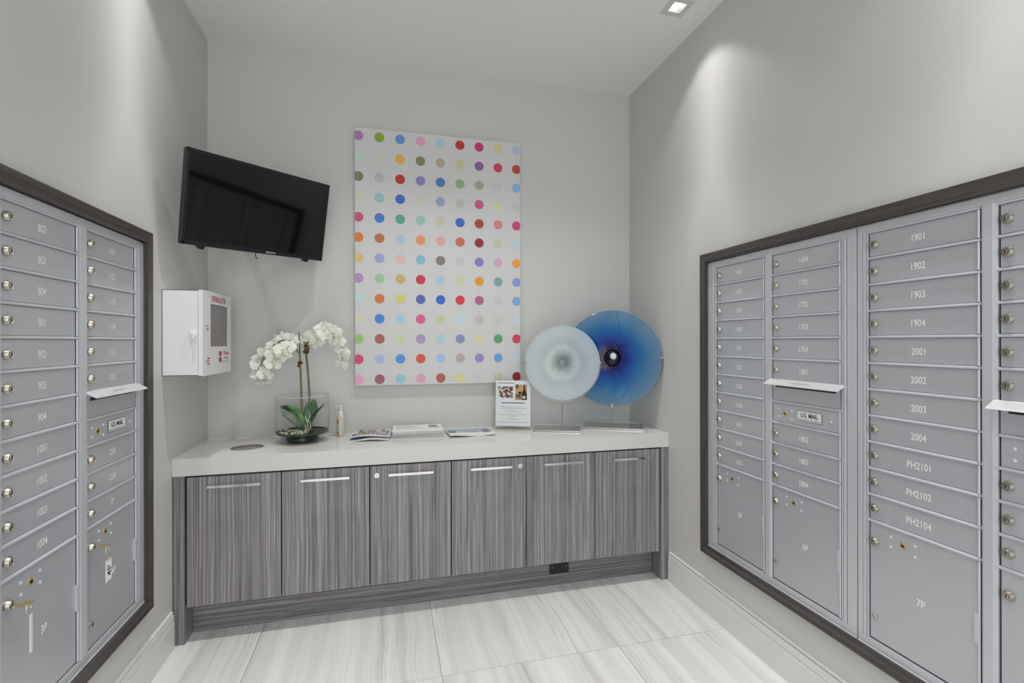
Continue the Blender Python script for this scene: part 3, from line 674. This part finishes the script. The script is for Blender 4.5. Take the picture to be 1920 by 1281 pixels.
# ---------------------------------------------------------------- sanitiser bottle
sb = thing('sanitizer_bottle', 'small clear pump bottle of sanitizer beside the orchid vase', 'bottle', (.700, -.075, ZC), (0, 0, -.25))
MB().lathe([(.0005, .0008), (.019, .0008), (.021, .003), (.021, .106), (.0185, .114), (.012, .119)], 28).build('bottle', pmat('milky_gel', '#C9CABA', .2), sb, True)
MB().lathe([(.0125, .117), (.0135, .119), (.0135, .136), (.0120, .139), (.0055, .139), (.0050, .160), (.0065, .161), (.0065, .172), (.0005, .173)], 24).build('pump_collar', M_WHITE, sb, True)
MB().tube([(.004, 0, .168), (-.016, 0, .169), (-.026, 0, .166), (-.029, 0, .160)], [.005, .0045, .004, .0035], 10).build('pump_spout', M_WHITE, sb, True)
lb = MB()
def arc(z0, z1, a0, a1, m):
    n = 8
    for k in range(n):
        A0, A1 = a0+(a1-a0)*k/n, a0+(a1-a0)*(k+1)/n; r = .0214
        lb.face([(r*math.cos(A0), r*math.sin(A0), z0), (r*math.cos(A1), r*math.sin(A1), z0), (r*math.cos(A1), r*math.sin(A1), z1), (r*math.cos(A0), r*math.sin(A0), z1)], m)
arc(.072, .092, PI+.15, PI*1.5-.25, 0); arc(.006, .024, PI+.15, PI*1.5-.25, 1); arc(.058, .066, PI+.4, PI+.9, 2); arc(.046, .054, PI+.5, PI+1.0, 3); arc(.028, .040, PI+.3, PI+.6, 0)
lb.build('label', [ink('#CF5A48'), ink('#DD6A36'), ink('#6E9A98'), ink('#3A4A58')], sb)

# ---------------------------------------------------------------- magazines on the counter
def sheet(name, label, loc, rz, w, d, th, cover, cat='magazine', group=None, curl=0., seed=0, paper='#E2E1DF'):
    """one magazine: curved cover, page block, printed patches"""
    t = thing(name, label, cat, loc, (0, 0, rz), group); R = random.Random(seed)
    nx, ny = 14, 4
    def zf(x, y): return curl*(.5+.5*math.sin(x/w*5.5+seed))*(max(0, -y/d+.5))
    bl = MB(); top = []
    for i in range(nx+1):
        for j in range(ny+1):
            x = -w/2+w*i/nx; y = -d/2+d*j/ny; bl.v.append((x, y, th+zf(x, y)))
    for i in range(nx):
        for j in range(ny): a = i*(ny+1)+j; bl.f.append((a, a+ny+1, a+ny+2, a+1)); bl.m.append(0)
    off = len(bl.v)
    for i in range(nx+1):
        for j in range(ny+1):
            x = -w/2+w*i/nx; y = -d/2+d*j/ny; bl.v.append((x, y, zf(x, y)*.8))
    for i in range(nx):
        for j in range(ny): a = off+i*(ny+1)+j; bl.f.append((a, a+1, a+ny+2, a+ny+1)); bl.m.append(0)
    for i in range(nx):
        for (j, fl) in ((0, 0), (ny, 1)):
            a, b = i*(ny+1)+j, (i+1)*(ny+1)+j; q = (a, off+a, off+b, b); bl.f.append(q if not fl else q[::-1]); bl.m.append(0)
    for j in range(ny):
        for (i, fl) in ((0, 1), (nx, 0)):
            a, b = i*(ny+1)+j, i*(ny+1)+j+1; q = (a, off+a, off+b, b); bl.f.append(q if not fl else q[::-1]); bl.m.append(0)
    bl.build('pages', pmat('page_'+paper, paper, .6), t)
    cv = MB(); mats = []
    for (x0, x1, y0, y1, c) in cover:
        m = ink(c)
        if m not in mats: mats.append(m)
        nseg = max(1, int((x1-x0)*nx))
        for k in range(nseg):
            a, b = -w/2+w*(x0+(x1-x0)*k/nseg), -w/2+w*(x0+(x1-x0)*(k+1)/nseg); c0, c1 = -d/2+d*y0, -d/2+d*y1
            cv.face([(a, c0, th+zf(a, c0)+.0006), (b, c0, th+zf(b, c0)+.0006), (b, c1, th+zf(b, c1)+.0006), (a, c1, th+zf(a, c1)+.0006)], mats.index(m))
    if cv.f: cv.build('cover_print', mats, t)
    return t
R = random.Random(3)
pal = ['#8E7F86', '#B9A6A8', '#C9C4C6', '#6E7684', '#A98A86', '#D9D6D4', '#93A0B4', '#B7B09C', '#7D6A66']
patch = [(.02+.12*i, .02+.12*i+.11, .03+.16*j, .03+.16*j+.15, R.choice(pal)) for i in range(8) for j in range(6)]
patch2 = [(.02, .35, .03, .40, '#7E94B8'), (.36, .98, .03, .30, '#C8C2C4'), (.02, .98, .45, .97, '#A9A2A6')]
sheet('magazine', 'colourful curled brochure lying lowest, beside the sanitizer bottle', (.868, -.165, ZC+.0006), -.10, .215, .235, .004, patch2, group='magazines laid out on the counter', curl=.010, seed=1)
sheet('magazine', 'colourful photo-covered brochure lying on another beside the sanitizer bottle', (.872, -.150, ZC+.0160), -.06, .205, .215, .005, patch, group='magazines laid out on the counter', curl=.010, seed=2)
txt = [(.06, .42, .70, .78, '#B9B9B8'), (.06, .50, .55, .59, '#BDBDBC'), (.06, .50, .45, .49, '#BDBDBC'), (.72, .90, .62, .80, '#5B5B5C'), (.74, .94, .40, .50, '#77787A'), (.06, .60, .20, .30, '#CFCFCE')]
zz = ZC+.0006; names = ['lowest', 'second from the bottom', 'third from the bottom', 'fourth from the bottom', 'fifth from the bottom', 'topmost']
for k in range(6):
    th = (.0045, .006, .005, .006, .0055, .0065)[k]
    sheet('newsletter', 'white newsletter in the neat stack on the counter, '+names[k]+' of six', (1.127+R.uniform(-.006, .006), -.150+R.uniform(-.005, .005), zz), -.03+R.uniform(-.03, .03), .280, .195, th, txt if k == 5 else [], 'newsletter', 'white newsletters in a stack', 0., 5+k, ('#BDBDBC', '#DDDCDA', '#B4B4B3', '#DAD9D7', '#C6C6C4', '#E2E1DF')[k])  # alternating darker page tones paint the shade of folds and gaps between sheets
    zz += th+.0012
mc = [(.02, .98, .86, .99, '#A9BCD6'), (.02, .98, .70, .86, '#93A8C4'), (.02, .20, .30, .70, '#7E837A'), (.80, .98, .30, .70, '#7A7E76'), (.20, .80, .42, .70, '#B7B4AE'), (.30, .70, .46, .58, '#8C8B86')]
sheet('magazine', 'white brochure with a blue sky cover lying between the newsletters and the sign', (1.424, -.180, ZC+.0006), .04, .262, .225, .005, mc, group='magazines laid out on the counter', curl=.012, seed=4)

# ---------------------------------------------------------------- acrylic sign holder with its flyer
shd = thing('sign_holder', 'clear acrylic sign holder standing beside the pale glass disc', 'sign holder', (1.700, -.135, ZC), (-.06, 0, -.40))
MB().box(-.116, .116, -.0030, -.0005, .0175, .302).build('front_panel', M_ACRYL, shd)
MB().box(-.116, .116, .0025, .0050, .0175, .302).build('back_panel', M_ACRYL, shd)
MB().prism([(-.045, .0012), (.060, .0072), (.060, .0097), (.006, .0175), (-.004, .0175), (-.045, .0037)], 0, -.116, .116).build('foot', M_ACRYL, shd)
for s in (-.116, .108): MB().box(s, s+.008, -.006, .008, .004, .018).build('corner_post', M_CHROME, shd, bevel=.001)
fl = thing('flyer', 'white event flyer with food and wine photos in the acrylic holder', 'flyer', (1.700, -.135, ZC), (-.06, 0, -.40))
MB().box(-.108, .108, .0004, .0014, .0195, .298).build('paper', pmat('flyer_paper', '#E4E4EA', .6), fl)
pr = MB(); fm = [ink(c) for c in ('#7A5A58', '#3E3F46', '#9A9AA2', '#C8A070', '#D9BC84', '#1E2320', '#2E1618', '#D9D6D0', '#8A4A44', '#5A3B40', '#B9A08A')]
Y = .0002
def pq(x0, x1, z0, z1, m): pr.face([(x0, Y, z0), (x1, Y, z0), (x1, Y, z1), (x0, Y, z1)], m)
pq(-.098, .008, .280, .2835, 0)
RR = random.Random(11)
for i in range(9):
    for j in range(8): pq(-.094+.0103*i, -.094+.0103*(i+1), .192+.0086*j, .192+.0086*(j+1), RR.choice([8, 9, 10, 7, 1, 0, 10, 7]))
# wine photo: warm backdrop, bottle with pale label, glass
pq(.014, .086, .180, .274, 3); pq(.014, .060, .180, .215, 4); pq(.014, .034, .250, .274, 0); pq(.016, .040, .200, .212, 8)
def pg(pts, m): 
    pr.face([(a, -.0001, b) for a, b in pts], m)
pg([(.054, .180), (.084, .180), (.084, .222), (.076, .240), (.074, .272), (.066, .272), (.063, .240), (.054, .222)], 5)
pr.face([(.058, -.0002, .188), (.076, -.0002, .188), (.076, -.0002, .204), (.058, -.0002, .204)], 7)
pg([(.028, .230), (.056, .230), (.044, .213), (.043, .196), (.050, .192), (.034, .192), (.041, .196), (.040, .213)], 6)
def greek(z, x0, x1, hgt, m):
    x = x0
    while x < x1:
        ln = RR.uniform(.006, .014); pq(x, min(x+ln, x1), z, z+hgt, m); x += ln+.0022
greek(.158, -.072, .074, .0062, 1)
for z, x0, x1 in ((.136, -.070, .062), (.126, -.084, .082), (.117, -.020, .016), (.107, -.060, .055), (.089, -.090, .085), (.080, -.035, .025), (.062, -.045, .040), (.043, -.094, .094)): greek(z, x0, x1, .0028, 2)
pr.build('print', fm, fl)

# ---------------------------------------------------------------- glass discs on metal stands
def glassmix(name, build):
    """part see-through, part milky glass; build(N, radial) returns (tint socket, body socket, opacity socket)"""
    m = bpy.data.materials.new(name); m.use_nodes = True; N = NT(m); t = N.t
    tc = N.n('ShaderNodeTexCoord'); sep = N.n('ShaderNodeSeparateXYZ'); N.l(tc.outputs['Object'], sep.inputs[0])
    cmb = N.n('ShaderNodeCombineXYZ'); N.l(sep.outputs[0], cmb.inputs[0]); N.l(sep.outputs[2], cmb.inputs[2])
    ln = N.n('ShaderNodeVectorMath', _operation='LENGTH'); N.l(cmb.outputs[0], ln.inputs[0])
    tint, body, op = build(N, tc, ln.outputs['Value'], sep)
    tr = N.n('ShaderNodeBsdfTransparent'); N.l(tint, tr.inputs[0])
    N.l(body, N.b.inputs['Base Color']); N.b.inputs['Roughness'].default_value = .1
    N.b.inputs['Specular IOR Level'].default_value = .5
    mx = N.n('ShaderNodeMixShader'); N.l(op, mx.inputs[0]); N.l(tr.outputs[0], mx.inputs[1]); N.l(N.b.outputs[0], mx.inputs[2])
    N.l(mx.outputs[0], t.nodes['Material Output'].inputs[0]); return m
def white_b(N, tc, r, sep):
    ns = N.n('ShaderNodeTexNoise', Scale=7., Detail=3., Distortion=2.5); N.l(tc.outputs['Object'], ns.inputs['Vector'])
    wob = N.n('ShaderNodeMath', _operation='MULTIPLY_ADD'); N.l(ns.outputs[0], wob.inputs[0]); wob.inputs[1].default_value = .05; N.l(r, wob.inputs[2])
    op = N.ramp([(.03, .35), (.06, .42), (.09, .58), (.115, .66), (.145, .58), (.20, .64), (.25, .60)]); N.l(wob.outputs[0], op.inputs[0])
    body = N.ramp([(.03, '#A4B5AF'), (.06, '#B9C8C4'), (.095, '#D3DDDC'), (.115, '#DBE4E5'), (.15, '#CBD6D8'), (.20, '#CDD8DC'), (.25, '#CBD5DC')]); N.l(wob.outputs[0], body.inputs[0])
    tint = N.ramp([(.02, '#B9C8C2'), (.25, '#DDE6E8')]); N.l(r, tint.inputs[0])
    return tint.outputs[0], body.outputs[0], op.outputs[0]
def blue_b(N, tc, r, sep):
    ns = N.n('ShaderNodeTexNoise', Scale=5., Detail=2., Distortion=1.2); N.l(tc.outputs['Object'], ns.inputs['Vector'])
    sw = N.n('ShaderNodeMath', _operation='MULTIPLY_ADD'); N.l(ns.outputs[0], sw.inputs[0]); sw.inputs[1].default_value = .07; N.l(r, sw.inputs[2])
    off = N.n('ShaderNodeMath', _operation='SUBTRACT'); N.l(sw.outputs[0], off.inputs[0]); off.inputs[1].default_value = .040
    # the swirl: a paler field with an S-shaped border on the +X side
    sn_ = N.n('ShaderNodeMath', _operation='MULTIPLY_ADD'); N.l(sep.outputs[2], sn_.inputs[0]); sn_.inputs[1].default_value = 30.; sn_.inputs[2].default_value = 1.9
    s2 = N.n('ShaderNodeMath', _operation='SINE'); N.l(sn_.outputs[0], s2.inputs[0])
    bd = N.n('ShaderNodeMath', _operation='MULTIPLY_ADD'); N.l(s2.outputs[0], bd.inputs[0]); bd.inputs[1].default_value = .038; N.l(sep.outputs[0], bd.inputs[2])
    mk = N.n('ShaderNodeMapRange', _interpolation_type='SMOOTHSTEP'); N.l(bd.outputs[0], mk.inputs[0]); mk.inputs[1].default_value = .055; mk.inputs[2].default_value = .066; mk.inputs[3].default_value = 0.; mk.inputs[4].default_value = .012
    sx = N.n('ShaderNodeMath', _operation='ADD'); N.l(off.outputs[0], sx.inputs[0]); N.l(mk.outputs[0], sx.inputs[1])
    body = N.ramp([(.035, '#08050F'), (.060, '#0E0548'), (.095, '#062A8C'), (.140, '#0C5CB4'), (.190, '#2F7FBC'), (.240, '#6499C4'), (.30, '#88A8C8')]); N.l(sx.outputs[0], body.inputs[0])
    tint = N.ramp([(.040, '#04040C'), (.10, '#0C3280'), (.16, '#2569AE'), (.22, '#6C9EC6'), (.30, '#93B8D4')]); N.l(sx.outputs[0], tint.inputs[0])
    op = N.ramp([(.03, 1.), (.08, .85), (.16, .60), (.28, .42)]); N.l(sx.outputs[0], op.inputs[0])
    return tint.outputs[0], body.outputs[0], op.outputs[0]
M_WDISC = glassmix('pale_art_glass', white_b); M_BDISC = glassmix('blue_art_glass', blue_b)
M_STEEL = pmat('polished_steel', '#C4C2BE', .18, 1.)
M_ROD = pmat('brushed_rod', '#A39E93', .3, 1.)
def disc_pair(center, R, rz, base_c, base_rz, bw, bd, mat, kind, post_x=0.):
    c = Vector(center)
    # glass, shallow dish facing -Y
    g = thing('glass_disc', 'round '+kind+' art-glass disc held upright by a metal stand', 'glass disc', c, (0, 0, rz))
    Rx = Matrix.Rotation(PI/2, 4, 'X')
    prof = [(.0005, -.020), (R*.10, -.018), (R*.22, -.010), (R*.45, -.003), (R*.8, .001), (R*.985, .003), (R, .0), (R*.985, -.004), (R*.8, -.006), (R*.45, -.010), (R*.22, -.017), (.0005, -.026)]
    body = MB().lathe(prof[:6], 64, Rx)
    body.build('glass', mat, g, True)
    ring = [(R*math.cos(2*PI*k/64), 0, R*math.sin(2*PI*k/64)) for k in range(64)]
    MB().tube(ring, .0038, 8, closed=True).build('rolled_rim', pmat('rim_'+kind.split()[0], '#B9C9CC' if 'pale' in kind else '#5F90B4', .1), g, True)
    if 'pale' in kind:
        MB().lathe([(.017, -.022), (.016, -.026), (.010, -.029), (.0085, -.024), (.0005, -.023)], 24, Matrix.Rotation(PI/2, 4, 'X') @ Matrix.Diagonal((1, 1, -1, 1))).build('hub', pmat('hub_pale', '#8F9F98', .08), g, True)
    else:
        def yy(x, z):
            q = math.hypot(x, z)/R; P_ = [(0, .020), (.10, .018), (.22, .010), (.45, .003), (.8, -.001), (1, -.002)]
            for (a, b), (c_, d_) in zip(P_, P_[1:]):
                if q <= c_: return b+(d_-b)*(q-a)/(c_-a)-.0012
            return -.003
        for line in ([(.030, .272), (.045, .20), (.075, .135), (.108, .092), (.070, .096), (.032, .094), (.018, .078), (.030, .058)], [(.036, -.062), (.018, -.086), (.040, -.108), (.085, -.112), (.128, -.092), (.110, -.150), (.080, -.205), (.060, -.240)]):
            MB().tube(spline([(x, yy(x, z), z) for x, z in line], 6), .0016, 6).build('swirl_line', pmat('swirl_blue', '#2A5E9C', .12), g, True)
        hb = MB().lathe([(.046, .006), (.040, .016), (.026, .024), (.012, .027), (.0005, .028)], 32, Rx); hb.build('hub', pmat('hub_dark', '#0B0712', .05), g, True)
        MB().lathe([(.020, .0240), (.017, .031), (.0005, .034)], 24, Rx).build('hub_bead', pmat('hub_bead', '#D3D9E4', .08), g, True, loc=(.010, -.001, .012))
    # stand
    s = thing('display_stand', 'polished metal stand with a half-ring cradle under the '+kind+' disc', 'stand', (base_c[0], base_c[1], ZC), (0, 0, base_rz))
    MB().box(-bw/2, bw/2, -bd/2, bd/2, .0008, .0105).build('base_plate', M_STEEL, s, bevel=.0015)
    Mi = (Matrix.Translation((base_c[0], base_c[1], ZC)) @ Matrix.Rotation(base_rz, 4, 'Z')).inverted(); Mg = Matrix.Translation(c) @ Matrix.Rotation(rz, 4, 'Z')
    r2 = R+.0085
    arcp = [Mi @ (Mg @ Vector((r2*math.cos(a), 0, r2*math.sin(a)))) for a in [PI*1.0+PI*k/40 for k in range(41)]]
    ends = [Mi @ (Mg @ Vector((sgn*(R-.008), -.008, .004))) for sgn in (-1, 1)]
    cr = MB().tube([ends[0], Mi @ (Mg @ Vector((-r2, -.008, .003)))]+arcp+[Mi @ (Mg @ Vector((r2, -.008, .003))), ends[1]], .0032, 8)
    cr.build('cradle', M_ROD, s, True)
    p0 = arcp[20]; MB().tube([Vector((p0.x, p0.y, .0104)), Vector((p0.x, p0.y, p0.z-.002))], .0042, 10).build('post', M_ROD, s, True)
    MB().box(p0.x-.006, p0.x+.006, p0.y-.006, p0.y+.006, p0.z-.006, p0.z+.022).build('clamp', M_ROD, s, bevel=.001)
disc_pair((1.977, -.252, 1.265), .221, -.35, (1.958, -.212), -.386, .280, .165, M_WDISC, 'pale clear')
disc_pair((2.291, -.276, 1.292), .290, -.53, (2.330, -.215), -.48, .360, .190, M_BDISC, 'deep blue')
